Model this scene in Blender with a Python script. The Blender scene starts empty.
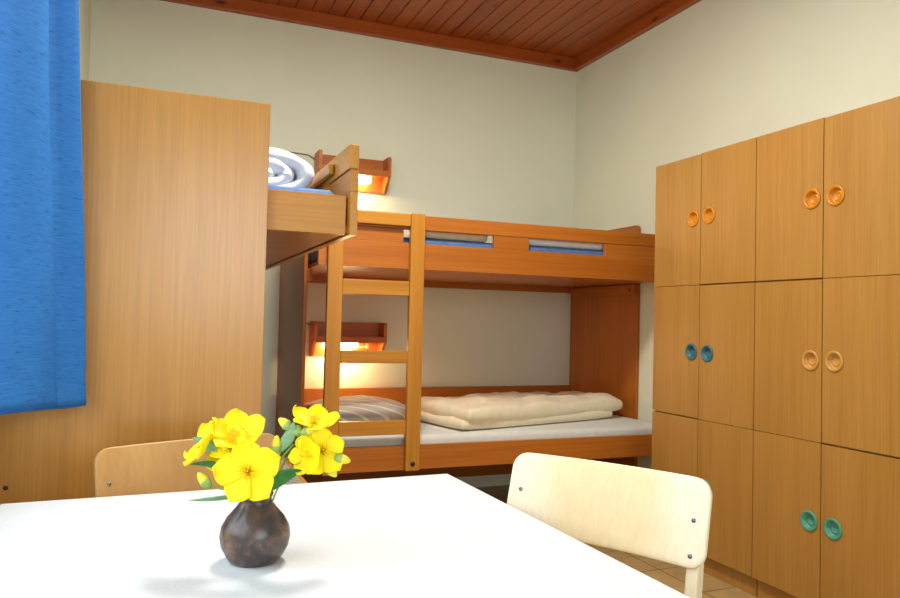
import bpy, bmesh, math, random
from mathutils import Vector, Matrix, noise
random.seed(7)
S = bpy.context.scene
COL = S.collection
PI = math.pi

# ------------------------------------------------------------------ materials
def srgb(r, g, b):
    def f(c):
        c /= 255.0
        return c/12.92 if c <= .04045 else ((c+.055)/1.055)**2.4
    return (f(r), f(g), f(b), 1)

class NT:
    def __init__(s, name):
        s.m = bpy.data.materials.new(name); s.m.use_nodes = True
        s.t = s.m.node_tree; s.b = s.t.nodes['Principled BSDF']; s.out = s.t.nodes['Material Output']
    def n(s, typ, **kw):
        d = s.t.nodes.new(typ)
        for k, v in kw.items():
            if k in d.inputs: d.inputs[k].default_value = v
            else: setattr(d, k, v)
        return d
    def l(s, a, b): s.t.links.new(a, b)
    def ramp(s, fac, stops):
        r = s.n('ShaderNodeValToRGB'); e = r.color_ramp.elements
        while len(e) < len(stops): e.new(.5)
        for el, (p, c) in zip(e, stops): el.position = p; el.color = c
        s.l(fac, r.inputs['Fac']); return r.outputs['Color']
    def coord(s, scale, rnd=0.0):
        tc = s.n('ShaderNodeTexCoord'); mp = s.n('ShaderNodeMapping'); mp.inputs['Scale'].default_value = scale
        v = tc.outputs['Object']
        if rnd:
            oi = s.n('ShaderNodeObjectInfo'); ml = s.n('ShaderNodeMath', operation='MULTIPLY'); ml.inputs[1].default_value = rnd
            s.l(oi.outputs['Random'], ml.inputs[0])
            cb = s.n('ShaderNodeCombineXYZ')
            for i in range(3): s.l(ml.outputs[0], cb.inputs[i])
            ad = s.n('ShaderNodeVectorMath', operation='ADD'); s.l(v, ad.inputs[0]); s.l(cb.outputs[0], ad.inputs[1]); v = ad.outputs[0]
        s.l(v, mp.inputs['Vector']); return mp.outputs['Vector']
    def noise(s, vec, scale=1, detail=4, rough=.55, dist=0):
        d = s.n('ShaderNodeTexNoise'); d.inputs['Scale'].default_value = scale; d.inputs['Detail'].default_value = detail
        d.inputs['Roughness'].default_value = rough; d.inputs['Distortion'].default_value = dist
        s.l(vec, d.inputs['Vector']); return d.outputs['Fac']
    def mix(s, fac, a, b, blend='MIX'):
        d = s.n('ShaderNodeMix', data_type='RGBA', blend_type=blend)
        for key, v in (('Factor', fac), ('A', a), ('B', b)):
            sk = [i for i in d.inputs if i.name == key and (i.type == 'RGBA' if key != 'Factor' else i.type == 'VALUE')][0]
            if isinstance(v, (int, float, tuple)): sk.default_value = v
            else: s.l(v, sk)
        return [o for o in d.outputs if o.type == 'RGBA'][0]
    def bump(s, h, strength, dist=.01):
        d = s.n('ShaderNodeBump'); d.inputs['Strength'].default_value = strength; d.inputs['Distance'].default_value = dist
        s.l(h, d.inputs['Height']); s.l(d.outputs['Normal'], s.b.inputs['Normal'])
    def base(s, c):
        if isinstance(c, tuple): s.b.inputs['Base Color'].default_value = c
        else: s.l(c, s.b.inputs['Base Color'])
    def rough(s, r, spec=.5): s.b.inputs['Roughness'].default_value = r; s.b.inputs['Specular IOR Level'].default_value = spec

def wood(name, dark, light, axis, rough=.38, fine=110, knots=False, spec=.4, contrast=1.0):
    m = NT(name)
    sc = [fine]*3; sc['xyz'.index(axis)] = fine*.022
    fib = m.noise(m.coord(sc, 9), 1, 5, .6)
    s2 = [9]*3; s2['xyz'.index(axis)] = .5
    big = m.noise(m.coord(s2, 5), 1, 3, .5, .6)
    c = m.ramp(big, [(.3, dark), (.7, light)])
    f = m.ramp(fib, [(.3, (1-.26*contrast,)*3+(1,)), (.62, (1, 1, 1, 1))])
    c = m.mix(.8, c, f, 'MULTIPLY')
    if knots:
        v = m.n('ShaderNodeTexVoronoi'); s3 = [9]*3; s3['xyz'.index(axis)] = 3.2
        m.l(m.coord(s3, 0), v.inputs['Vector']); v.inputs['Scale'].default_value = 1
        k = m.ramp(v.outputs['Distance'], [(.05, (.12, .1, .08, 1)), (.16, (1, 1, 1, 1))])
        c = m.mix(.85, c, k, 'MULTIPLY')
    m.base(c); m.rough(rough, spec); m.bump(fib, .06, .002)
    return m.m

def plain(name, c, rough=.5, spec=.5, metal=0, bump=None):
    m = NT(name); m.base(c); m.rough(rough, spec); m.b.inputs['Metallic'].default_value = metal
    if bump: m.bump(m.noise(m.coord((1, 1, 1)), bump[0], 4), bump[1], bump[2])
    return m.m

M = {}
BD, BL = srgb(196, 132, 62), srgb(214, 154, 80)                     # beech laminate of the bunks
for ax in 'xyz':
    M['bunk_'+ax] = wood('bunk_beech_'+ax, srgb(176, 98, 26), srgb(190, 113, 36), ax)  # beech toned darker: the shade on the bunk is put into the colour
    M['pine_'+ax] = wood('red_pine_'+ax, srgb(150, 66, 20), srgb(178, 88, 30), ax, .35, 90, knots=True)
M['panel'] = wood('panel_beech', srgb(192, 132, 54), srgb(204, 146, 66), 'z', .27, 120, spec=.6)
M['ladder_x'] = wood('ladder_beech_x', srgb(186, 122, 34), srgb(200, 138, 46), 'x')
M['ladder_y'] = wood('ladder_beech_y', srgb(186, 122, 34), srgb(200, 138, 46), 'y')
M['ladder_z'] = wood('ladder_beech_z', srgb(186, 122, 34), srgb(200, 138, 46), 'z')
M['locker'] = wood('locker_beech', srgb(170, 120, 52), srgb(179, 130, 62), 'z', .42, 120, contrast=.8)
M['locker_in'] = plain('locker_gap_shadow_wood', srgb(90, 58, 28), .7)
M['chair_tan'] = wood('shaded_tan_plywood', srgb(186, 140, 82), srgb(200, 156, 98), 'z', .35, 90, contrast=.5)  # darker than the pale chair: its shade is put into the colour
M['chair'] = wood('pale_birch_plywood', srgb(226, 196, 142), srgb(234, 212, 166), 'z', .35, 90, contrast=.4)
M['lampwood'] = wood('lamp_pine', srgb(184, 100, 36), srgb(202, 120, 48), 'x', .4, 90)
def mk_chair():
    m = NT('worn_birch_plywood'); fib = m.noise(m.coord((90, 90, 2), 9), 1, 5, .6); cl = m.noise(m.coord((7, 7, 7), 3), 1, 4, .6)
    tc = m.n('ShaderNodeTexCoord'); sp = m.n('ShaderNodeSeparateXYZ'); m.l(tc.outputs['Object'], sp.inputs[0])
    ab = m.n('ShaderNodeMath', operation='ABSOLUTE'); m.l(sp.outputs[0], ab.inputs[0])
    ad = m.n('ShaderNodeMath', operation='MULTIPLY_ADD'); m.l(cl, ad.inputs[0]); ad.inputs[1].default_value = .16; m.l(ab.outputs[0], ad.inputs[2])
    c = m.ramp(ad.outputs[0], [(.17, srgb(232, 208, 158)), (.27, srgb(238, 224, 194))])
    m.base(m.mix(.7, c, m.ramp(fib, [(.3, (.9, .88, .84, 1)), (.6, (1, 1, 1, 1))]), 'MULTIPLY')); m.rough(.38); return m.m
M['chair'] = mk_chair()
M['knob_wood'] = plain('orange_turned_wood', srgb(200, 124, 16), .35)
M['knob_tan'] = plain('tan_turned_wood', srgb(194, 140, 64), .4)
M['knob_blue'] = plain('petrol_blue_painted_wood', srgb(52, 106, 116), .4)
M['knob_green'] = plain('sea_green_painted_wood', srgb(78, 148, 122), .4)
M['black'] = plain('black_metal', srgb(24, 22, 20), .4)
M['steel'] = plain('steel', srgb(120, 122, 126), .35, metal=.8)
M['grey_metal'] = plain('grey_painted_metal', srgb(96, 104, 110), .4)
M['cable'] = plain('cable_grey', srgb(120, 112, 98), .6)
M['white_frame'] = plain('white_window_paint', srgb(232, 230, 224), .4)
M['rod'] = plain('white_rail', srgb(220, 220, 216), .4)

def mk_wall():
    m = NT('cream_wall_paint'); v = m.coord((1, 1, 1))
    n1 = m.noise(v, 2.2, 3); n2 = m.noise(v, 160, 3, .7)
    m.base(m.ramp(n1, [(.3, srgb(225, 227, 205)), (.7, srgb(229, 231, 210))])); m.rough(.9, .2); m.bump(n2, .28, .004)
    return m.m
M['wall'] = mk_wall()
def mk_floor():
    m = NT('beige_floor_tiles'); v = m.coord((1, 1, 1))
    b = m.n('ShaderNodeTexBrick'); b.offset = 0; b.squash = 1
    for k, x in {'Scale': 1.0, 'Mortar Size': .004, 'Mortar Smooth': .2, 'Brick Width': .3, 'Row Height': .3}.items(): b.inputs[k].default_value = x
    b.inputs['Color1'].default_value = srgb(196, 168, 118); b.inputs['Color2'].default_value = srgb(184, 154, 104); b.inputs['Mortar'].default_value = srgb(120, 98, 66)
    m.l(v, b.inputs['Vector'])
    n = m.ramp(m.noise(v, 14, 5, .6, .8), [(.3, (.72, .7, .66, 1)), (.7, (1, 1, 1, 1))])
    m.base(m.mix(.8, b.outputs['Color'], n, 'MULTIPLY')); m.rough(.35); return m.m
M['floor'] = mk_floor()
def mk_table():
    m = NT('white_laminate'); n = m.noise(m.coord((1, 1, 1)), 180, 2)
    m.base(m.ramp(n, [(.35, srgb(208, 215, 220)), (.65, srgb(216, 222, 226))])); m.rough(.38, .4); return m.m
M['table'] = mk_table()
def mk_curtain():
    m = NT('blue_slub_curtain'); v = m.coord((42, 42, 300))
    s = m.noise(v, 1, 3, .6); v2 = m.coord((14, 14, 520)); w = m.noise(v2, 1, 2)
    c = m.ramp(s, [(.30, srgb(34, 92, 172)), (.40, srgb(58, 140, 216)), (.7, srgb(70, 154, 226))])
    c = m.mix(.3, c, m.ramp(w, [(.3, srgb(40, 108, 190)), (.7, srgb(84, 164, 232))]))
    m.base(c); m.rough(.75, .3)
    tr = m.n('ShaderNodeBsdfTranslucent'); m.l(c, tr.inputs['Color'])
    mx = m.n('ShaderNodeMixShader'); mx.inputs[0].default_value = .42
    m.l(m.b.outputs[0], mx.inputs[1]); m.l(tr.outputs[0], mx.inputs[2]); m.l(mx.outputs[0], m.out.inputs['Surface'])
    m.bump(s, .15, .002); return m.m
M['curtain'] = mk_curtain()
def cloth(name, c1, c2, stripes=None, bump=.2):
    m = NT(name); v = m.coord((1, 1, 1)); n = m.noise(v, 30, 4)
    c = m.ramp(n, [(.3, c1), (.7, c2)])
    if stripes:
        w = m.n('ShaderNodeTexWave', wave_type='BANDS', bands_direction=stripes[0]); w.inputs['Scale'].default_value = stripes[1]
        m.l(v, w.inputs['Vector']); c = m.mix(m.ramp(w.outputs['Fac'], [(stripes[3], (0, 0, 0, 1)), (stripes[3]+.06, (1, 1, 1, 1))]), c, stripes[2])
    m.base(c); m.rough(.9, .15); m.b.inputs['Sheen Weight'].default_value = .15
    m.bump(m.noise(v, 400, 2), bump, .002); return m.m
M['sheet'] = cloth('white_sheet', srgb(206, 208, 202), srgb(216, 217, 211))
M['duvet'] = cloth('cream_duvet', srgb(226, 214, 184), srgb(234, 224, 198))
M['duvet_white'] = cloth('white_duvet', srgb(232, 236, 240), srgb(242, 244, 246))
M['mattress_blue'] = cloth('blue_mattress_cover', srgb(72, 104, 156), srgb(88, 122, 174))
M['mattress_grey'] = cloth('grey_mattress', srgb(176, 180, 182), srgb(190, 193, 194))
M['striped'] = cloth('grey_striped_mattress', srgb(168, 160, 152), srgb(180, 172, 164), ('DIAGONAL', 14, srgb(118, 116, 118), .6))
M['pillow'] = cloth('grey_striped_pillow', srgb(172, 166, 158), srgb(184, 178, 168), ('DIAGONAL', 5, srgb(226, 214, 192), .86))
def mk_vase():
    m = NT('brown_mottled_glaze'); v = m.coord((1, 1, 1))
    n = m.noise(v, 38, 5, .65, .5); n2 = m.noise(v, 14, 3)
    c = m.ramp(n, [(.38, srgb(44, 36, 36)), (.52, srgb(84, 66, 58)), (.66, srgb(122, 90, 62))])
    c = m.mix(m.ramp(n2, [(.45, (0, 0, 0, 1)), (.6, (.7, .7, .7, 1))]), c, srgb(62, 56, 58))
    m.base(c); m.rough(.3); m.bump(n, .12, .003); return m.m
M['vase'] = mk_vase()
def petal(name, c1, c2, tl=.3):
    m = NT(name); c = m.ramp(m.noise(m.coord((1, 1, 1)), 60, 3), [(.3, c1), (.7, c2)])
    m.base(c); m.rough(.55, .3)
    tr = m.n('ShaderNodeBsdfTranslucent'); m.l(c, tr.inputs['Color'])
    mx = m.n('ShaderNodeMixShader'); mx.inputs[0].default_value = tl
    m.l(m.b.outputs[0], mx.inputs[1]); m.l(tr.outputs[0], mx.inputs[2]); m.l(mx.outputs[0], m.out.inputs['Surface']); return m.m
M['petal'] = petal('yellow_petal', srgb(252, 236, 10), srgb(255, 242, 30))
M['stamen'] = petal('golden_stamen', srgb(250, 214, 8), srgb(255, 228, 20))
M['bud'] = petal('pale_yellow_bud', srgb(236, 230, 90), srgb(252, 238, 60))
M['sepal'] = petal('pale_green_sepal', srgb(150, 182, 96), srgb(176, 204, 124))
M['stem'] = petal('green_stem', srgb(128, 150, 70), srgb(150, 170, 92), .1)
M['leaf'] = petal('dark_green_leaf', srgb(54, 120, 52), srgb(78, 146, 70), .25)
M['leaf_pale'] = petal('grey_green_leaf', srgb(126, 168, 128), srgb(150, 190, 150), .25)
def mk_glow(name, c, st):
    m = NT(name); m.b.inputs['Emission Color'].default_value = c; m.b.inputs['Emission Strength'].default_value = st; m.base((1, .9, .7, 1)); return m.m
M['bulb'] = mk_glow('warm_bulb', (1, .80, .48, 1), 22)
M['bulb_cap'] = plain('bulb_socket', srgb(232, 190, 120), .4)
def mk_glass():
    m = NT('window_glass')
    t = m.n('ShaderNodeBsdfTransparent'); g = m.n('ShaderNodeBsdfGlossy'); g.inputs['Roughness'].default_value = .02
    mx = m.n('ShaderNodeMixShader'); mx.inputs[0].default_value = .06
    m.l(t.outputs[0], mx.inputs[1]); m.l(g.outputs[0], mx.inputs[2]); m.l(mx.outputs[0], m.out.inputs['Surface']); return m.m
M['glass'] = mk_glass()

# ------------------------------------------------------------------ mesh helpers
class MB:
    def __init__(s): s.bm = bmesh.new()
    def box(s, x0, x1, y0, y1, z0, z1):
        x0, x1 = sorted((x0, x1)); y0, y1 = sorted((y0, y1)); z0, z1 = sorted((z0, z1))
        v = [s.bm.verts.new(p) for p in ((x0,y0,z0),(x1,y0,z0),(x1,y1,z0),(x0,y1,z0),(x0,y0,z1),(x1,y0,z1),(x1,y1,z1),(x0,y1,z1))]
        for f in ((0,3,2,1),(4,5,6,7),(0,1,5,4),(1,2,6,5),(2,3,7,6),(3,0,4,7)): s.bm.faces.new([v[i] for i in f])
        return s
    def prism(s, pts, d):                                           # planar polygon pushed along vector d
        a = [s.bm.verts.new(p) for p in pts]; b = [s.bm.verts.new(Vector(p)+Vector(d)) for p in pts]
        n = len(pts); s.bm.faces.new(a[::-1]); s.bm.faces.new(b)
        for i in range(n): s.bm.faces.new((a[i], a[(i+1) % n], b[(i+1) % n], b[i]))
        bmesh.ops.recalc_face_normals(s.bm, faces=s.bm.faces); return s
    def tube(s, pts, r, n=8, cap=True):
        pts = [Vector(p) for p in pts]; rr = r if isinstance(r, (list, tuple)) else [r]*len(pts)
        rings = []; up = Vector((.13, .31, .94))
        for i, p in enumerate(pts):
            t = (pts[min(i+1, len(pts)-1)]-pts[max(i-1, 0)]).normalized()
            a = t.cross(up).normalized(); b = t.cross(a)
            rings.append([s.bm.verts.new(p+rr[i]*(math.cos(k*2*PI/n)*a+math.sin(k*2*PI/n)*b)) for k in range(n)])
        for A, B in zip(rings, rings[1:]):
            for k in range(n): s.bm.faces.new((A[k], A[(k+1) % n], B[(k+1) % n], B[k]))
        if cap: s.bm.faces.new(rings[0][::-1]); s.bm.faces.new(rings[-1])
        bmesh.ops.recalc_face_normals(s.bm, faces=s.bm.faces); return s
    def lathe(s, prof, c, axis=(0, 0, 1), n=32):
        ax = Vector(axis).normalized(); a = ax.orthogonal().normalized(); b = ax.cross(a); c = Vector(c)
        rings = []
        for r, h in prof:
            if r < 1e-6: rings.append([s.bm.verts.new(c+ax*h)])
            else: rings.append([s.bm.verts.new(c+ax*h+r*(math.cos(k*2*PI/n)*a+math.sin(k*2*PI/n)*b)) for k in range(n)])
        for A, B in zip(rings, rings[1:]):
            for k in range(n):
                k2 = (k+1) % n
                if len(A) == 1 and len(B) == 1: continue
                if len(A) == 1: s.bm.faces.new((A[0], B[k2], B[k]))
                elif len(B) == 1: s.bm.faces.new((A[k], A[k2], B[0]))
                else: s.bm.faces.new((A[k], A[k2], B[k2], B[k]))
        bmesh.ops.recalc_face_normals(s.bm, faces=s.bm.faces); return s
    def grid(s, fn, nu, nv):
        V = [[s.bm.verts.new(fn(i/nu, j/nv)) for j in range(nv+1)] for i in range(nu+1)]
        for i in range(nu):
            for j in range(nv): s.bm.faces.new((V[i][j], V[i+1][j], V[i+1][j+1], V[i][j+1]))
        return V
    def build(s, name, mat, parent=None, bevel=0, smooth=False, world=True, solid=0, seg=2):
        off = Vector()
        p = parent
        while world and p is not None: off += p.location; p = p.parent
        if off.length: bmesh.ops.translate(s.bm, verts=s.bm.verts, vec=-off)
        me = bpy.data.meshes.new(name); s.bm.to_mesh(me); s.bm.free()
        mats = mat if isinstance(mat, list) else [mat]
        for m in mats: me.materials.append(m)
        if smooth:
            for f in me.polygons: f.use_smooth = True
        o = bpy.data.objects.new(name, me); COL.objects.link(o)
        if parent is not None: o.parent = parent
        if solid:
            d = o.modifiers.new('thickness', 'SOLIDIFY'); d.thickness = solid; d.offset = 0
        if bevel:
            d = o.modifiers.new('soft_edges', 'BEVEL'); d.width = bevel; d.segments = seg; d.limit_method = 'ANGLE'
        return o

def tag(o, label, cat, group=None):
    o['label'] = label; o['category'] = cat
    if group: o['group'] = group
    return o
def thing(name, label, cat, loc=(0, 0, 0), group=None):
    o = bpy.data.objects.new(name, None); o.empty_display_size = .1; COL.objects.link(o); o.location = loc
    return tag(o, label, cat, group)
def struct(o): o['kind'] = 'structure'; return o
def link_copy(o, parent):
    c = o.copy(); COL.objects.link(c); c.parent = parent
    for ch in list(o.children): link_copy(ch, c)
    return c

# ------------------------------------------------------------------ the room
XL, YR, ZC, ZT = -3.244, -5.75, 3.10, 3.016        # left wall, rear wall, ceiling, trim underside
b = MB(); b.box(XL-.2, .2, YR-.2, .2, -.1, 0); struct(b.build('floor', M['floor']))
b = MB(); b.box(XL-.2, .2, 0, .2, 0, 3.2); struct(b.build('wall_back', M['wall']))
b = MB(); b.box(0, .2, YR-.2, 0, 0, 3.2); struct(b.build('wall_right', M['wall']))
WY0, WY1, WZ0, WZ1 = -4.75, -2.70, .88, 2.35          # window opening in the left wall
b = MB(); b.box(XL-.2, XL, WY1, 0, 0, 3.2); b.box(XL-.2, XL, YR-.2, WY0, 0, 3.2)
b.box(XL-.2, XL, WY0, WY1, 0, WZ0); b.box(XL-.2, XL, WY0, WY1, WZ1, 3.2); struct(b.build('wall_left', M['wall']))
RX0, RX1, RZ0, RZ1 = -3.0, -1.2, .95, 2.3             # window opening in the wall behind the camera
b = MB(); b.box(XL, RX0, YR-.2, YR, 0, 3.2); b.box(RX1, 0, YR-.2, YR, 0, 3.2)
b.box(RX0, RX1, YR-.2, YR, 0, RZ0); b.box(RX0, RX1, YR-.2, YR, RZ1, 3.2); struct(b.build('wall_rear', M['wall']))
# plank ceiling: tongue-and-groove boards running away from the window wall
b = MB(); b.box(XL-.2, .2, YR-.2, .2, ZC+.012, 3.2)
x = XL
while x < .0:
    b.box(x+.003, min(x+.105, 0)-.003, YR, 0, ZC, ZC+.02); x += .105
struct(b.build('ceiling', M['pine_y'], bevel=.003, seg=1))
b = MB(); b.box(XL, 0, -.045, 0, ZT, ZC); struct(b.build('trim_1', M['pine_x'], bevel=.004))
b = MB(); b.box(-.045, 0, YR, -.045, ZT, ZC); struct(b.build('trim_2', M['pine_y'], bevel=.004))
b = MB(); b.box(XL, XL+.045, YR, -.045, ZT, ZC); struct(b.build('trim_3', M['pine_y'], bevel=.004))

def window(name, axis, at, a0, a1, z0, z1):
    P = (lambda u0, u1, d0, d1, q0, q1: (at+d0, at+d1, u0, u1, q0, q1)) if axis == 'x' else (lambda u0, u1, d0, d1, q0, q1: (u0, u1, at+d0, at+d1, q0, q1))
    w = bpy.data.objects.new(name, None); COL.objects.link(w); struct(w)
    b = MB(); t = .06; mid = (a0+a1)/2
    b.box(*P(a0, a0+t, -.12, -.06, z0, z1)); b.box(*P(a1-t, a1, -.12, -.06, z0, z1))
    b.box(*P(a0, a1, -.12, -.06, z0, z0+t)); b.box(*P(a0, a1, -.12, -.06, z1-t, z1)); b.box(*P(mid-.04, mid+.04, -.12, -.06, z0, z1))
    b.build('window_frame', M['white_frame'], w, bevel=.004)
    for u0, u1 in ((a0+t, mid-.04), (mid+.04, a1-t)):
        b = MB(); b.box(*P(u0, u1, -.093, -.087, z0+t, z1-t)); b.build('pane', M['glass'], w)
    b = MB(); b.box(*P(a0-.0, a1+.0, -.06, .03, z0-.02, z0)); b.build('window_sill', M['white_frame'], w, bevel=.004)
window('window_1', 'x', XL, WY0, WY1, WZ0, WZ1)
window('window_2', 'y', YR, RX0, RX1, RZ0, RZ1)

# ------------------------------------------------------------------ bunk beds
def bunk(root, mp, L, B, P, U, A, ladder, labels):
    """mp maps (along, depth-from-wall, z) to a world box; U/A are wood materials along the bed / across it."""
    def bx(mb, a0, a1, d0, d1, z0, z1):
        p, q = mp(a0, d0), mp(a1, d1); mb.box(p[0], q[0], p[1], q[1], z0, z1)
    F = B-.022                                        # face of the long boards; the ladder stands proud of it
    # end panels reaching the floor
    for a0 in (.001, L-.021):
        b = MB(); r = .03 if ladder else .002; pts = []
        H = 1.786 if ladder else 1.770
        prof = [(.012, 0), (P, 0), (P, H-r)] + [(P-r+r*math.cos(t), H-r+r*math.sin(t)) for t in (PI/6, PI/3, PI/2)] + [(.012, H)]
        for d, z in prof:
            w = mp(a0, d); pts.append((w[0], w[1], z))
        w0, w1 = mp(a0, 0), mp(a0+.020, 0)
        b.prism(pts, (w1[0]-w0[0], w1[1]-w0[1], 0)); b.build('end_panel', M['panel'] if not ladder else M['bunk_z'], root, bevel=.002)
    # upper bed box
    b = MB(); bx(b, 0, L, F-.024, F, 1.405, 1.537)
    for s0, s1 in labels['solid']: bx(b, s0, s1, F-.024, F, 1.5365, 1.6045)
    b.build('side_board', U, root, bevel=.002)
    b = MB(); bx(b, 0, L, F-.030, F, 1.606, 1.68); gr = b.build('guard_rail', U, root, bevel=.003)
    b = MB(); bx(b, .03, L-.03, .015, F-.026, 1.412, 1.432); b.build('bed_base', A, root)
    b = MB(); bx(b, .03, L-.03, .015, .04, 1.37, 1.53); b.build('back_board', U, root, bevel=.002)
    for a0, a1 in ((.0215, .046), (L-.046, L-.0215))[0 if ladder else 1:]:
        b = MB(); bx(b, a0, a1, .05, P-.004, 1.345, 1.405); cb = b.build('cross_beam', A, root, bevel=.002)
        p = mp(a1 if a0 < L/2 else a0, P-.05); ax = Vector(mp(1, 0)+(0,))-Vector(mp(0, 0)+(0,))
        if a0 > L/2: ax = -ax
        b = MB(); b.lathe([(0, .004), (.008, .003), (.009, 0)], (p[0], p[1], 1.372), ax, 14); b.build('bolt', M['black'], cb, smooth=True)
    # lower bed box
    b = MB(); bx(b, 0, L, F-.024, F, .40, .522); b.build('lower_side_board', U, root, bevel=.002)
    b = MB(); bx(b, .03, L-.03, .015, F-.026, .405, .425); b.build('bed_base', A, root)
    b = MB(); bx(b, .03, L-.03, .012, .034, .085 if ladder else .40, .70); b.build('back_board', U, root, bevel=.002)
    if ladder:
        for (a0, a1) in ((1.597, 1.671), (2.013, 2.086)):
            b = MB(); bx(b, a0, a1, F+.001, B+.012, .40, 1.684); po = b.build('ladder_post', M['ladder_z'], root, bevel=.003)
            p = mp((a0+a1)/2, B+.012)
            b = MB(); b.lathe([(0, .005), (.010, .004), (.012, 0)], (p[0], p[1], .435), (0, -1, 0), 18); b.build('bolt', M['black'], po, smooth=True)
        for z0, z1 in ((1.617, 1.68), (1.268, 1.342), (.934, .996), (.583, .652)):
            b = MB(); bx(b, 1.672, 2.012, F+.002, B+.008, z0, z1); b.build('rung', M['ladder_x'], root, bevel=.004)

BR = thing('bunk_bed', 'beech bunk bed with a ladder, standing along the back wall', 'bunk bed', (-1.06, -.6, 0), 'bunk beds')
bunk(BR, lambda a, d: (-a, -d), 2.127, 1.192, .812, M['bunk_x'], M['bunk_y'], True, dict(solid=[(0, .505), (.99, 1.197), (1.70, 2.127)]))
BLF = thing('bunk_bed', 'beech bunk bed along the left wall behind the tall plain end panel', 'bunk bed', (-2.76, -1.3, 0), 'bunk beds')
YN = -2.50                                             # near end of the left bunk
bunk(BLF, lambda a, d: (XL+d, YN+a), 2.36, .982, .692, M['ladder_y'], M['bunk_x'], False, dict(solid=[(0, .3), (1.0, 1.3), (2.1, 2.36)]))
b = MB(); b.box(XL+.012, -2.314, YN+.028, YN+.052, 1.407, 1.527); b.build('end_board', M['ladder_x'], BLF, bevel=.002)
b = MB(); b.box(-2.333, -2.317, YN+.20, -.2, 1.622, 1.657); b.build('batten', M['ladder_y'], BLF, bevel=.002)
b = MB(); b.lathe([(0, .004), (.006, .003), (.007, 0)], (-3.183, YN+.004, .70), (0, -1, 0), 14); b.build('bolt', M['black'], BLF, smooth=True)

# ------------------------------------------------------------------ bedding
def soft_box(name, mat, lo, hi, label, cat, group=None, sheet=None, r=.03):
    o = MB().box(lo[0], hi[0], lo[1], hi[1], lo[2], hi[2]).build(name, mat, None, bevel=r, seg=4, smooth=True)
    return tag(o, label, cat, group)
soft_box('mattress', M['sheet'], (-2.095, -1.135, .427), (-.034, -.04, .566), 'white sheeted mattress on the lower bed of the back wall bunk', 'mattress', 'mattresses')
soft_box('mattress', M['mattress_blue'], (-2.095, -1.135, 1.434), (-.034, -.045, 1.572), 'blue covered mattress showing through the guard rail slots of the back wall bunk', 'mattress', 'mattresses')
soft_box('mattress', M['mattress_blue'], (XL+.05, YN+.055, 1.434), (-2.335, -.2, 1.548), 'blue mattress under the rolled white duvet on the left upper bed', 'mattress', 'mattresses')
soft_box('mattress', M['striped'], (XL+.05, YN+.06, .427), (-2.314, -.2, .556), 'grey striped mattress on the lower left bed behind the flowers', 'mattress', 'mattresses')

def slab(mb, A, B, C, D, z0, T, seed, amp, p=5, nu=70, nv=46, quilt=0, e=.5):
    A, B, C, D = [Vector((q[0], q[1], 0)) for q in (A, B, C, D)]
    def pt(s, t, top):
        u = .5-.5*math.cos(PI*s); v = .5-.5*math.cos(PI*t); 
        u = e*u+(1-e)*s; v = e*v+(1-e)*t
        q = (A*(1-u)+B*u)*(1-v)+(D*(1-u)+C*u)*v
        f = (max(0, 1-abs(2*u-1)**p)**(1/p))*(max(0, 1-abs(2*v-1)**p)**(1/p))
        w = noise.noise(Vector((q.x*5+seed, q.y*5, seed)))*amp+noise.noise(Vector((q.x*13+seed, q.y*13, 3)))*amp*.55
        if quilt: w -= quilt*(max(0, 1-abs(((u*5) % 1)-.5)*-0-abs(((u*5) % 1))*9)+max(0, 1-abs(((v*3) % 1))*9))
        g = .5*T
        z = z0+g+f*(g+w) if top else z0+g-f*g*.98
        edge = noise.noise(Vector((q.x*6, q.y*6, seed+9)))*amp*.7
        return Vector((q.x+edge, q.y+edge, z))
    bot = mb.grid(lambda s, t: pt(s, t, False), nu, nv); top = mb.grid(lambda s, t: pt(s, t, True), nu, nv)
    bmesh.ops.remove_doubles(mb.bm, verts=mb.bm.verts, dist=.0004)
    bmesh.ops.recalc_face_normals(mb.bm, faces=mb.bm.faces)

b = MB()
slab(b, (-1.335, -1.115), (-.20, -.83), (-.20, -.32), (-1.475, -.54), .566, .066, 1.3, .010, 6)
slab(b, (-1.30, -1.125), (-.105, -.80), (-.14, -.30), (-1.45, -.50), .600, .098, 4.7, .026, 6, nu=110, nv=70, quilt=.010)
tag(b.build('duvet', M['duvet'], smooth=True), 'cream folded duvet lying flat on the lower bed of the back wall bunk', 'duvet', 'duvets')
b = MB()
slab(b, (-2.05, -1.03), (-1.50, -.98), (-1.46, -.30), (-2.02, -.32), .567, .135, 8.1, .012, 2.2, 46, 46, e=.6)
tag(b.build('pillow', M['pillow'], smooth=True), 'grey pillow with pale stripes behind the ladder on the lower bed', 'pillow', 'pillows')
b = MB()
slab(b, (-1.56, -1.11), (-1.20, -1.10), (-1.16, -.5), (-1.58, -.5), 1.573, .07, 2.2, .005, 9, 40, 36)
tag(b.build('pillow', M['duvet'], smooth=True), 'cream pillow seen through the left guard slot of the upper bed', 'pillow', 'pillows')
b = MB()
slab(b, (-1.04, -1.12), (-.44, -1.11), (-.42, -.4), (-1.04, -.4), 1.573, .040, 5.2, .003, 9, 40, 36)
tag(b.build('duvet', M['duvet_white'], smooth=True), 'white folded duvet seen through the right guard slot of the upper bed', 'duvet', 'duvets')

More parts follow.
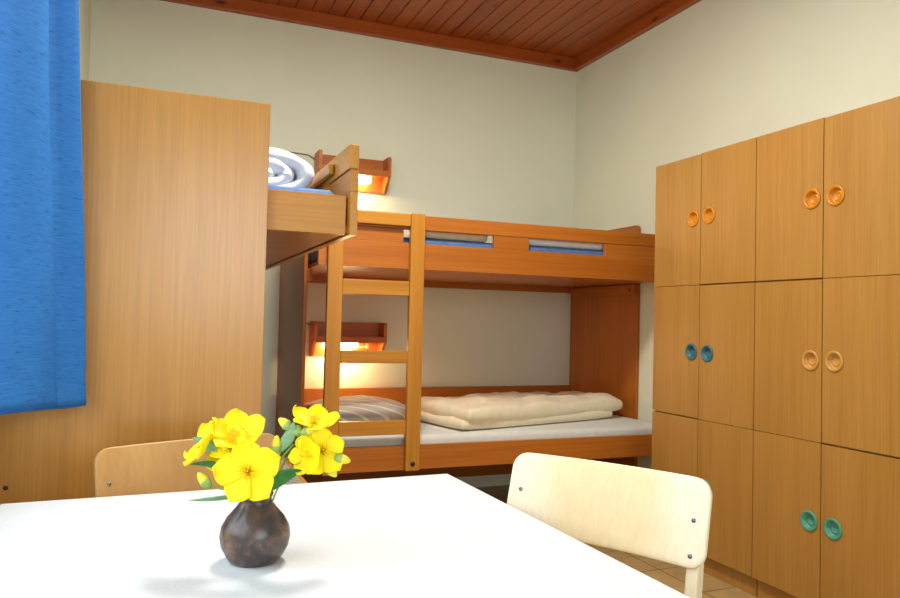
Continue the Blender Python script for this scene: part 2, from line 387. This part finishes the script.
# rolled white duvet on the left upper bed: a thick flattened spiral, its open end towards the room
def rolled():
    path = []
    cx, cz = -2.55, 1.648
    for i in range(0, 150):
        t = i/149; ang = -PI/2+t*2*PI*2.3; k = 1-.90*t
        rx, rz = .192*k, .070*k
        path.append(Vector((cx+.018*t+rx*math.copysign(abs(math.cos(ang))**.8, math.cos(ang)), 0, cz-.004*t+rz*math.sin(ang))))
    h = .026; left, right = [], []
    for i, p in enumerate(path):
        tn = (path[min(i+1, 149)]-path[max(i-1, 0)]).normalized(); nn = Vector((-tn.z, 0, tn.x))
        w = h*(1+.16*math.sin(i*.5))*(1 if i > 5 else .5+.1*i)
        left.append(p+nn*w); right.append(p-nn*w*.98)
    b = MB(); ny = 26; rows = []
    for j in range(ny+1):
        t = j/ny; y = -2.16+.75*t
        e = min(1, math.sqrt(max(0, 1-(1-min(t, 1-t)*12)**2))) if min(t, 1-t) < 1/12 else 1
        row = []
        for a, c in zip(left, right):
            m = (a+c)/2; row.append((m+(a-m)*(.45+.55*e), m+(c-m)*(.45+.55*e)))
        loop = [q[0] for q in row]+[q[1] for q in row[::-1]]
        rows.append([b.bm.verts.new((q.x+.006*noise.noise(Vector((q.x*9, y*9, q.z*9))), y+.02*noise.noise(Vector((q.x*8, 1, q.z*8))), q.z+.008*noise.noise(Vector((q.x*7, y*8, 5))))) for q in loop])
    n = len(rows[0])
    for A, B in zip(rows, rows[1:]):
        for k in range(n): b.bm.faces.new((A[k], A[(k+1) % n], B[(k+1) % n], B[k]))
    half = n//2
    for R in (rows[0], rows[-1]):
        for k in range(half-1): b.bm.faces.new((R[k], R[k+1], R[n-2-k], R[n-1-k]))
    bmesh.ops.recalc_face_normals(b.bm, faces=b.bm.faces)
    return b.build('duvet', M['duvet_white'], smooth=True)
tag(rolled(), 'white duvet rolled up on the left upper bed beside the tall panel', 'duvet', 'duvets')

# ------------------------------------------------------------------ wall lamps
def wall_lamp(x0, x1, z0, z1, label, wire, flip=False):
    xc = (x0+x1)/2
    t = thing('wall_lamp', label, 'lamp', (xc, 0, z0), 'bedside wall lamps')
    Y0 = -.006; dp = .15; zs = z0+.112                  # wall side, depth, shelf level
    for xa in (x0, x1-.02):
        b = MB(); prof = [(Y0, z0), (-.055, z0), (-dp, zs-.012), (-dp, z1-.012), (-dp+.012, z1), (Y0, z1)]
        b.prism([(xa, y, z) for y, z in prof], (.02, 0, 0)); b.build('side_panel', M['lampwood'], t, bevel=.0015)
    b = MB(); b.box(x0+.0205, x1-.0205, Y0-.016, Y0, z0+.003, z1-.002); b.build('back_panel', M['lampwood'], t)
    b = MB(); b.box(x0+.0205, x1-.0205, -dp+.004, Y0-.017, zs-.012, zs); b.build('shelf', M['lampwood'], t)
    b = MB(); b.box(x0+.0205, x1-.0205, -dp+.001, -dp+.013, zs-.022, zs+.018); b.build('shelf_lip', M['lampwood'], t, bevel=.0015)
    # bulb lying along the wall under the shelf, socket to the right
    zb = z0+.075; yb = -.066
    b = MB(); b.lathe([(0, 0), (.022, .006), (.030, .025), (.031, .19), (.026, .215), (.018, .225), (0, .228)], (xc+(.125 if flip else -.165), yb, zb), (-1 if flip else 1, 0, 0), 24)
    b.build('bulb', M['bulb'], t, smooth=True)
    b = MB(); b.lathe([(0, 0), (.019, 0), (.019, .05), (.022, .055), (.022, .07), (0, .07)], (xc+(-.106 if flip else .066), yb, zb), (-1 if flip else 1, 0, 0), 20)
    b.build('socket', M['bulb_cap'], t, smooth=False)
    if wire:
        b = MB(); b.tube([(x0-.001, -.012, z1-.035), (x0-.04, -.006, z1-.012), (x0-.12, -.006, z1-.008), (x0-.3, -.006, z1-.004), (x0-.62, -.006, z1+.01)], .0035, 6)
    else:
        b = MB(); b.tube([(x0-.001, -.012, z1-.02), (x0-.04, -.006, z1-.01), (x0-.11, -.006, z1-.012)], .0035, 6)
    b.build('wire', M['cable'], t, smooth=True)
    ld = bpy.data.lights.new('bulb_light', 'POINT'); ld.energy = 7.5; ld.color = (1, .70, .36); ld.shadow_soft_size = .03
    lo = bpy.data.objects.new('bulb_light', ld); COL.objects.link(lo); lo.parent = t; lo.location = (-.03, -.088, .03)
    return t
wall_lamp(-1.93, -1.46, 1.975, 2.198, 'lit wooden wall lamp high on the wall above the upper bed', True, True)
wall_lamp(-1.93, -1.46, .905, 1.126, 'lit wooden wall lamp behind the ladder above the lower bed', False)

# ------------------------------------------------------------------ locker cabinets
LX, LW, LY = -.45, .3445, -1.536
ROWS = [(.0855, .7141), (.7141, 1.3495), (1.3495, 1.9795)]
def door(h, ky, kz, parent):
    # door leaf with a round recess sunk for the ring handle
    b = MB(); bm = b.bm; w = (LW-.004)/2; z0, z1 = .002, h-.003; xf, xr = -.018, -.0055
    ang = [k*2*PI/32 for k in range(32)]+[math.atan2(z-kz, y-ky) % (2*PI) for y in (-w, w) for z in (z0, z1)]
    ang = sorted(ang); rows = [[], [], [], []]
    for a in ang:
        c, sn = math.cos(a), math.sin(a)
        t = min([((w if c > 0 else -w)-ky)/c if abs(c) > 1e-9 else 9, ((z1 if sn > 0 else z0)-kz)/sn if abs(sn) > 1e-9 else 9])
        for r, (x, q) in zip(rows, ((0, t), (xf, t), (xf, .029), (xr, .029))): r.append(bm.verts.new((x, ky+c*q, kz+sn*q)))
    n = len(ang)
    for A, B in zip(rows, rows[1:]):
        for k in range(n): bm.faces.new((A[k], B[k], B[(k+1) % n], A[(k+1) % n]))
    for r, x in ((rows[3], xr), (rows[0], 0)):
        m = bm.verts.new((x, ky, kz))
        for k in range(n): bm.faces.new((r[k], r[(k+1) % n], m) if x < 0 else (r[(k+1) % n], r[k], m))
    bmesh.ops.recalc_face_normals(bm, faces=bm.faces)
    return b.build('door', M['locker'], parent, world=False)
def knob(mat):
    b = MB(); ax = (-1, 0, 0)
    b.lathe([(.0285, -.001), (.0405, .0), (.0405, .003), (.0375, .006), (.0315, .0055), (.028, .001), (.0262, -.0108), (.0185, -.0112), (.0175, -.0095), (.0155, -.0095), (.0145, -.011), (0, -.0112)], (0, 0, 0), ax, 36)
    return b.build('handle', mat, None, smooth=True, world=False)
KN = [[('knob_wood', 1.672), ('knob_blue', 1.027), ('knob_green', .400)], [('knob_wood', 1.665), ('knob_tan', 1.030), ('knob_green', .402)]]
for u in range(2):
    yt = LY-u*2*LW
    lab = ['beech locker cabinet nearest the bunk, with blue ring handles on its middle doors', 'beech locker cabinet at the right edge, with green ring handles on its lowest doors'][u]
    t = thing('locker_cabinet', lab, 'locker', (LX, yt-LW, 0), 'locker cabinets')
    b = MB()
    b.box(LX+.019, -.004, yt-.001, yt-.019, .0855, 1.9795); b.box(LX+.019, -.004, yt-2*LW+.019, yt-2*LW+.001, .0855, 1.9795)
    b.box(LX+.019, -.004, yt-LW-.009, yt-LW+.009, .0855, 1.9795); b.box(-.012, -.004, yt-.019, yt-2*LW+.019, .0855, 1.9795)
    for z in (.0855, .705, 1.34, 1.9615): b.box(LX+.021, -.012, yt-.019, yt-2*LW+.019, z, z+.018)
    b.build('carcass', M['locker'], t)
    b = MB(); b.box(LX+.03, -.004, yt-.003, yt-2*LW+.003, 0, .084); b.build('plinth', M['locker'], t, bevel=.001)
    for r, (z0, z1) in enumerate(ROWS):
        for c in range(2):
            yc = yt-LW*(c+.5)
            ky = -.1195 if c == 0 else .1165
            d = door(z1-z0, ky, KN[u][2-r][1]-z0, t)
            d.location = (.018-.0, yc-(yt-LW), z0+(.0015 if (r+c+u) % 2 else -.001))
            k = knob(M[KN[u][2-r][0]]); k.parent = d
            k.location = (-.0181, ky, KN[u][2-r][1]-z0)
            k['label'] = {'knob_wood': 'orange wooden ring handle', 'knob_blue': 'petrol blue ring handle', 'knob_tan': 'tan wooden ring handle', 'knob_green': 'sea green ring handle'}[KN[u][2-r][0]]

# ------------------------------------------------------------------ table
TZ = .74
t = thing('table', 'white topped table in the foreground carrying the flower vase', 'table', (-2.60, -3.45, 0))
t.rotation_euler = (0, 0, math.radians(1.6))
hx, hy = .52, .622
b = MB(); b.box(-hx, hx, -hy, hy, TZ-.026, TZ); b.build('tabletop', M['table'], t, bevel=.003, world=False)
b = MB(); b.box(-hx-.0015, hx+.0015, -hy-.0015, hy+.0015, TZ-.024, TZ-.006); b.build('edge_band', M['grey_metal'], t, bevel=.001, world=False)
b = MB()
for s in (-1, 1): b.box(-hx+.06, hx-.06, s*(hy-.06)-.012, s*(hy-.06)+.012, TZ-.09, TZ-.027); b.box(s*(hx-.06)-.012, s*(hx-.06)+.012, -hy+.06, hy-.06, TZ-.09, TZ-.027)
b.build('apron', M['bunk_x'], t, world=False)
for sx in (-1, 1):
    for sy in (-1, 1):
        b = MB(); b.box(sx*(hx-.06)-.022, sx*(hx-.06)+.022, sy*(hy-.06)-.022, sy*(hy-.06)+.022, 0, TZ-.0265); b.build('leg', M['bunk_z'], t, bevel=.004, world=False)

# ------------------------------------------------------------------ chairs (local: faces +y, backrest at -y)
def make_chair(label, bw, top, wm='chair'):
    t = thing('chair', label, 'chair', (0, 0, 0), 'wooden chairs')
    yB = -.195
    def back(u, v):                                    # slightly curved, leaning backrest sheet
        x = (u-.5)*bw; z = top-.17+.17*v
        return Vector((x, yB-.022*(1-(2*u-1)**2)-.05*v, z))
    b = MB(); nu, nv = 40, 20; r = .034
    # rounded-rectangle outline by squeezing a grid towards the outline
    def rr(u, v):
        x = (u-.5)*bw; z = (v-.5)*.17; hx_, hz_ = bw/2, .085
        ax, az = abs(x), abs(z)
        if ax > hx_-r and az > hz_-r:
            dx, dz = ax-(hx_-r), az-(hz_-r); d = max(dx, dz); L = math.hypot(dx, dz)
            if L > 1e-9: ax = hx_-r+dx*d/L; az = hz_-r+dz*d/L
        return back(.5+math.copysign(ax, x)/bw, .5+math.copysign(az, z)/.17)
    b.grid(rr, nu, nv); br = b.build('backrest', M[wm], t, solid=.012, smooth=True, world=False)
    d = br.modifiers.new('soft_edges', 'BEVEL'); d.width = .003; d.segments = 2; d.limit_method = 'ANGLE'; d.angle_limit = math.radians(60)
    for s in (-1, 1):
        for v in (.53, .14):
            z = top-.17+.17*v; p = back(.5+s*(bw/2-.03)/bw, v)
            bb = MB(); bb.lathe([(0, .002), (.0045, .0015), (.005, 0)], p+Vector((0, .0062, 0)), (0, 1, .3), 12); bb.build('screw', M['steel'], br, smooth=True, world=False)
    for s in (-1, 1):                                  # rear legs rise to carry the backrest; front legs
        xx = s*(bw/2-.03)
        b = MB(); y1 = back(.5+s*(bw/2-.03)/bw, .82)
        pr = [(-.235, 0), (-.195, 0), (-.160, .42), (yB-.010, .64), (y1.y-.008, y1.z), (y1.y-.030, y1.z+.004), (yB-.052, .64), (-.205, .42)]
        b.prism([(xx-.0125, y, z) for y, z in pr], (.025, 0, 0)); b.build('leg', M[wm], t, bevel=.004, world=False)
        b = MB(); b.prism([(xx-.0125, y, z) for y, z in [(.175, 0), (.21, 0), (.205, .43), (.160, .43)]], (.025, 0, 0)); b.build('leg', M[wm], t, bevel=.004, world=False)
        b = MB(); b.box(xx-.0125, xx+.0125, -.175, .165, .385, .43); b.build('seat_rail', M[wm], t, bevel=.003, world=False)
    b = MB(); b.box(-bw/2+.03, bw/2-.03, .165, .19, .385, .425); b.build('stretcher', M[wm], t, bevel=.003, world=False)
    b = MB(); b.box(-bw/2+.03, bw/2-.03, -.195, -.17, .385, .425); b.build('stretcher', M[wm], t, bevel=.003, world=False)
    def seat(u, v):
        x = (u-.5)*(bw+.0); y = -.19+.41*v
        ax, ay = abs(x), abs(y-.015); hx_, hy_ = bw/2, .205; r_ = .05
        if ax > hx_-r_ and ay > hy_-r_:
            dx, dy = ax-(hx_-r_), ay-(hy_-r_); d_ = max(dx, dy); L = math.hypot(dx, dy)
            if L > 1e-9: ax = hx_-r_+dx*d_/L; ay = hy_-r_+dy*d_/L
        return Vector((math.copysign(ax, x), .015+math.copysign(ay, y-.015), .437-.008*(1-(2*u-1)**2)*(1-(2*v-1)**2)))
    b = MB(); b.grid(seat, 24, 24); b.build('seat', M[wm], t, solid=.012, smooth=True, world=False)
    return t
def place(t, mx, my, dx, dy):
    """put the middle of the top of the backrest at (mx,my), the chair facing direction (dx,dy)"""
    a = math.atan2(dy, dx)-PI/2; c, s = math.cos(a), math.sin(a); lx, ly = 0, -.255
    t.location = (mx-(c*lx-s*ly), my-(s*lx+c*ly), 0); t.rotation_euler = (0, 0, a)
place(make_chair('pale plywood chair drawn up at the right side of the table', .460, .847), -1.912, -3.292, -.852, -.523)
place(make_chair('tan plywood chair behind the table, in front of the tall panel', .475, .832, 'chair_tan'), -2.746, -2.665, .325, -.946)

# ------------------------------------------------------------------ curtain
def curtain():
    ctrl = [(-3.236, -2.93), (-3.205, -2.87), (-3.165, -2.80), (-3.118, -2.735), (-3.088, -2.69), (-3.083, -2.655), (-3.06, -2.625), (-3.028, -2.600), (-3.018, -2.592), (-3.008, -2.585), (-2.990, -2.572), (-2.996, -2.556), (-3.05, -2.553), (-3.12, -2.56), (-3.18, -2.565)]
    P = [Vector((x, y, 0)) for x, y in ctrl]
    def cr(t):
        f = t*(len(P)-1); i = min(int(f), len(P)-2); f -= i
        p0, p1, p2, p3 = P[max(i-1, 0)], P[i], P[i+1], P[min(i+2, len(P)-1)]
        return .5*((2*p1)+(p2-p0)*f+(2*p0-5*p1+4*p2-p3)*f*f+(3*p1-p0-3*p2+p3)*f**3)
    b = MB()
    def fn(u, v):
        q = cr(u); z = .915+v*1.50
        w = (.036 if u < .46 else .026)*math.sin(u*21+v*1.2)*(.45+.55*v)-(.006 if u > .46 else 0)+.006*noise.noise(Vector((u*6, v*3, 2)))
        hem = .004 if abs(v-.055) < .008 else 0
        s = max(0, u-.55)/.45
        return Vector((max(q.x-.012-.050*min(1, v/.72)*(.25+.75*min(1, (q.x+3.236)/.2))+(w-hem)*(1-s)*.8, XL+.004), min(q.y+w*.3*(1-s), -2.553), z+.004*math.sin(u*9)))
    b.grid(fn, 160, 60)
    return b.build('curtain', M['curtain'], smooth=True, solid=.003)
tag(curtain(), 'blue slub curtain hanging at the left edge of the picture', 'curtain')
b = MB(); b.tube([(XL+.09, -2.5, 2.44), (XL+.09, -4.9, 2.44)], .014, 12)
for y in (-2.56, -3.7, -4.85): b.box(XL+.0, XL+.09, y-.01, y+.01, 2.43, 2.45)
struct(b.build('curtain_rail', M['rod']))  # curtain rail on wall brackets, out of view

# ------------------------------------------------------------------ vase and flowers
VX, VY = -2.675, -3.378
b = MB()
b.lathe([(0, 0), (.038, 0), (.0425, .003), (.047, .010), (.0555, .026), (.0585, .043), (.056, .058), (.047, .074), (.034, .089), (.0265, .099), (.0255, .105), (.028, .111), (.0285, .1135), (.026, .1135), (.0225, .107), (.022, .098), (.03, .085), (.04, .06), (.04, .02), (0, .012)], (VX, VY, TZ+.0005), n=48)
tag(b.build('vase', M['vase'], smooth=True), 'small round brown glazed vase on the white table', 'vase')
R = Vector((.9278, -.3732, 0)); TC = Vector((-.3732, -.9278, 0))   # sideways / towards the room's near end, seen from the seat at the table
def V(px, py, d=0.0):                                  # picture-wise offsets in pixels of 1.64 mm, d metres nearer
    s = .00167
    return Vector((VX, VY, TZ))+R*((px-256)*s)+Vector((0, 0, (566-py)*s*1.0))+TC*d
NECK = Vector((VX, VY, TZ+.09))
def bez(a, m, c, n=10):
    return [a*(1-t)**2+m*2*t*(1-t)+c*t*t for t in [i/n for i in range(n+1)]]
def flower(parent, c, nrm, r, cup=.25, roll=0., wid=.44):
    nrm = Vector(nrm).normalized(); a = nrm.orthogonal().normalized(); bb = nrm.cross(a)
    m = MB()
    for k in range(5):
        an = roll+k*2*PI/5+random.uniform(-.08, .08); d = math.cos(an)*a+math.sin(an)*bb; sd = nrm.cross(d); rk = r*random.uniform(.92, 1.06); ck = cup+random.uniform(-.06, .06)
        def fn(u, v):
            u = 1-(1-u)**1.7
            w = 2*wid*rk*(v-.5)*((u/.6)**.7 if u < .6 else math.sqrt(max(0, 1-((u-.6)/.4)**2)))
            tw = .14*rk*(v-.5)
            return c+d*(rk*u*(1-.10*(2*v-1)**2*u))+sd*w+nrm*(ck*rk*u**1.6-.10*rk*(1-(2*v-1)**2)*u*.5+tw*u)
        m.grid(fn, 14, 8)
    f = m.build('flower', M['petal'], parent, smooth=True, solid=.0012)
    m = MB()
    for k in range(26):
        an = k*2.4; q = r*.24*math.sqrt(k/26); d = math.cos(an)*a+math.sin(an)*bb
        p0 = c+d*q*.3; p1 = c+d*q*1.3+nrm*(r*.30+random.uniform(-.003, .003)); m.tube([p0, p1], [.0006, .0012], 5)
    m.build('stamens', M['stamen'], f, smooth=True)
    m = MB(); m.lathe([(0, -.014), (.004, -.013), (.008, -.008), (.009, -.004), (0, -.0035)], c, nrm, 10); m.build('calyx', M['sepal'], f, smooth=True)
    return f
def bud(parent, base, tip, r, green=False):
    base, tip = Vector(base), Vector(tip); ax = tip-base; L = ax.length
    m = MB(); m.lathe([(0, 0), (r*.6, L*.1), (r, L*.4), (r*.85, L*.65), (r*.45, L*.9), (0, L)], base, ax, 14)
    o = m.build('bud', M['sepal'] if green else M['bud'], parent, smooth=True)
    m = MB(); m.lathe([(0, -.001), (r*.7, L*.04), (r*1.08, L*.28), (r*1.1, L*.42), (r*1.02, L*.46)], base, ax, 14); m.build('calyx', M['sepal'], o, smooth=True)
def leaf(parent, a, c, w, bend=(0, 0, .01), mat='leaf', side=None):
    a, c = Vector(a), Vector(c); d = c-a; sd = Vector(side) if side else d.cross(Vector((0, 0, 1))).cross(d).cross(d); sd.normalize(); nn = d.cross(sd).normalized()
    m = MB()
    m.grid(lambda u, v: a+d*u+Vector(bend)*(4*u*(1-u))+sd*(w*math.sin(PI*u**.8)**.85*(2*v-1))+nn*(w*.22*abs(2*v-1)*math.sin(PI*u)), 14, 6)
    m.build('leaf', M[mat], parent, smooth=True, solid=.0009)
def stem(parent, pts, r=.0017):
    m = MB()
    for p in pts: m.tube(p, r, 6)
    return m.build('stem', M['stem'], parent, smooth=True)
def sprig(label): return thing('flower_sprig', label, 'flower', tuple(NECK), 'flower sprigs in the vase')
N0 = lambda dx, dy: NECK+Vector((dx, dy, 0))

s = sprig('sprig with the largest open yellow flower, hanging low over the front of the vase')
c = V(256, 470, .055); stem(s, [bez(N0(0, -.01)+Vector((0, 0, -.04)), V(256, 486, .02), c-TC*.008), bez(V(254, 486, .03), V(235, 492, .045), V(217, 487, .04), 6)])
flower(s, c, TC*.93+Vector((0, 0, .28))+R*-.05, .057, .16, .35, .46); bud(s, V(216, 488, .04), V(207, 473, .045)-R*.004, .0085)
leaf(s, V(256, 494, .01), V(304, 472, .02), .021, (0, 0, .004), 'leaf', (R*.25+Vector((0, 0, .75))+TC*.4)); leaf(s, V(250, 495, .03), V(200, 498, .06), .009, (0, 0, -.004), 'leaf_pale', (TC*.75+Vector((0, 0, .5))))

s = sprig('sprig leaning left, with a side-turned yellow flower at its tip')
c = V(205, 452, .0); stem(s, [bez(N0(-.01, 0)+Vector((0, 0, -.04)), V(240, 470, -.01), c), bez(V(238, 474, -.005), V(228, 464, .01), V(222, 459, .01), 6), bez(V(230, 462), V(222, 445), V(215, 437), 5)])
flower(s, c, R*-.72+Vector((0, 0, .52))+TC*.35, .050, .40, .9, .46); flower(s, V(225, 462, .012), R*-.5+Vector((0, 0, -.3))+TC*.75, .038, .3, .2, .46)
leaf(s, V(222, 460, .025), V(195, 441, .03), .011, (0, 0, .004), 'leaf_pale', (R*.2+Vector((0, 0, .8))+TC*.3)); leaf(s, V(238, 478, .005), V(191, 469, .015), .0095, (0, 0, .005), 'leaf', (TC*.6+Vector((0, 0, .7))))
bud(s, V(215, 439), V(207, 431), .0065, True); bud(s, V(222, 446, .01), V(218, 436, .01), .006, True)

s = sprig('sprig standing tallest in the middle, with one upright yellow flower')
c = V(236, 440, .01); stem(s, [bez(N0(0, .008)+Vector((0, 0, -.04)), V(252, 470, -.02), c), bez(V(252, 474, -.01), V(266, 468, .0), V(274, 457, 0), 6)])
flower(s, c, Vector((0, 0, .72))+TC*.6+R*.1, .050, .45, .5, .46); bud(s, V(274, 459), V(275, 439), .0082)
flower(s, V(232, 446, .02), Vector((0, 0, .5))+TC*.8+R*-.35, .036, .3, 1.2, .46)

s = sprig('sprig reaching to the upper right, with a cupped yellow flower and buds')
c = V(311, 427, -.01); stem(s, [bez(N0(.012, 0)+Vector((0, 0, -.04)), V(270, 470, -.01), c), bez(V(290, 444, -.01), V(286, 436, 0), V(286, 431, 0), 6), bez(V(297, 436, -.01), V(303, 437, 0), V(306, 437, 0), 5)])
flower(s, c, Vector((0, 0, .85))+R*.1+TC*.32, .042, .36, .25, .46); bud(s, V(289, 432), V(276, 422), .0085); bud(s, V(300, 437, .005), V(316, 431, .01), .0075)
leaf(s, V(276, 458, 0), V(293, 424, .01), .0125, (.004, 0, 0), 'leaf_pale', (R*.9+TC*.2)); leaf(s, V(296, 446, 0), V(314, 446, .01), .006, (0, 0, .002), 'leaf_pale', (Vector((0, 0, .9))+TC*.4)); bud(s, V(296, 440), V(296, 428), .0085, True)

s = sprig('sprig leaning to the lower right, with a drooping yellow flower and two buds')
c = V(321, 454, .005); stem(s, [bez(N0(.014, -.006)+Vector((0, 0, -.04)), V(278, 462, .0), c), bez(V(300, 455, 0), V(324, 460, -.01), V(335, 460, .0), 6), bez(V(306, 456, 0), V(318, 464, -.01), V(327, 470, 0), 6), bez(V(272, 474), V(282, 460), V(292, 448), 6)])
flower(s, c, TC*.72+Vector((0, 0, .30))+R*.35, .045, .24, .1, .46); flower(s, V(308, 458, .012), TC*.8+Vector((0, 0, .1))+R*-.3, .034, .3, .6, .46)
bud(s, V(334, 460, 0), V(351, 464, 0), .0088); bud(s, V(326, 469, 0), V(337, 480, 0), .0082)
leaf(s, V(276, 462, -.01), V(304, 448, -.01), .007, (0, 0, .003), 'leaf', (Vector((0, 0, .9))+TC*.3))

# ------------------------------------------------------------------ daylight, camera
def area(name, loc, rot, sx, sy, e, c):
    d = bpy.data.lights.new(name, 'AREA'); d.shape = 'RECTANGLE'; d.size = sx; d.size_y = sy; d.energy = e; d.color = c
    o = bpy.data.objects.new(name, d); COL.objects.link(o); o.location = loc; o.rotation_euler = rot; return o
area('daylight_left', (XL-.55, (WY0+WY1)/2, (WZ0+WZ1)/2+.25), (0, math.radians(-80), 0), 1.6, 1.9, 44, (.88, .97, 1))
area('daylight_rear', ((RX0+RX1)/2, YR-.5, (RZ0+RZ1)/2+.2), (math.radians(80), 0, 0), 1.9, 1.5, 60, (.90, .98, 1))
# round ceiling lamp in the middle of the room
t = thing('ceiling_lamp', 'round white ceiling lamp in the middle of the plank ceiling', 'lamp', (-2.0, -2.35, ZC))
b = MB(); b.lathe([(0, -.001), (.27, -.001), (.27, -.03), (.25, -.034), (0, -.034)], (-2.0, -2.35, ZC), (0, 0, 1), 40); b.build('base', M['white_frame'], t, smooth=False)
b = MB(); b.lathe([(.248, -.035), (.252, -.06), (.22, -.095), (.13, -.115), (0, -.12)], (-2.0, -2.35, ZC), (0, 0, 1), 40)
b.build('lamp_shade', mk_glow('opal_lamp_glass', (1, .90, .74, 1), 3), t, smooth=True)
ld = bpy.data.lights.new('lamp_light', 'AREA'); ld.shape = 'DISK'; ld.size = .5; ld.energy = 64; ld.color = (1, .97, .86)
lo = bpy.data.objects.new('lamp_light', ld); COL.objects.link(lo); lo.parent = t; lo.location = (0, 0, -.13)

W = bpy.data.worlds.new('sky'); S.world = W; W.use_nodes = True
bg = W.node_tree.nodes['Background']; bg.inputs[0].default_value = (.75, .86, 1, 1); bg.inputs[1].default_value = 1.2

cam = bpy.data.cameras.new('camera'); co = bpy.data.objects.new('camera', cam); COL.objects.link(co); S.camera = co
cam.sensor_width = 36; cam.sensor_fit = 'HORIZONTAL'; cam.lens = 731.37*36/900; cam.clip_start = .02
yaw, pit, rol = .3825, .0287, .0235
d = Vector((math.sin(yaw)*math.cos(pit), math.cos(yaw)*math.cos(pit), math.sin(pit))); r = Vector((math.cos(yaw), -math.sin(yaw), 0)); u = r.cross(d)
r2 = math.cos(rol)*r+math.sin(rol)*u; u2 = -math.sin(rol)*r+math.cos(rol)*u
mx = Matrix((r2, u2, -d)).transposed().to_4x4(); mx.translation = Vector((-2.8441, -4.6568, 1.15425)); co.matrix_world = mx

S.view_settings.view_transform = 'Standard'; S.view_settings.look = 'None'; S.view_settings.gamma = 1
S.view_settings.exposure = 0.0; S.view_settings.use_curve_mapping = False
S.cycles.use_denoising = True; S.cycles.max_bounces = 10; S.cycles.diffuse_bounces = 6; S.cycles.sample_clamp_indirect = 6
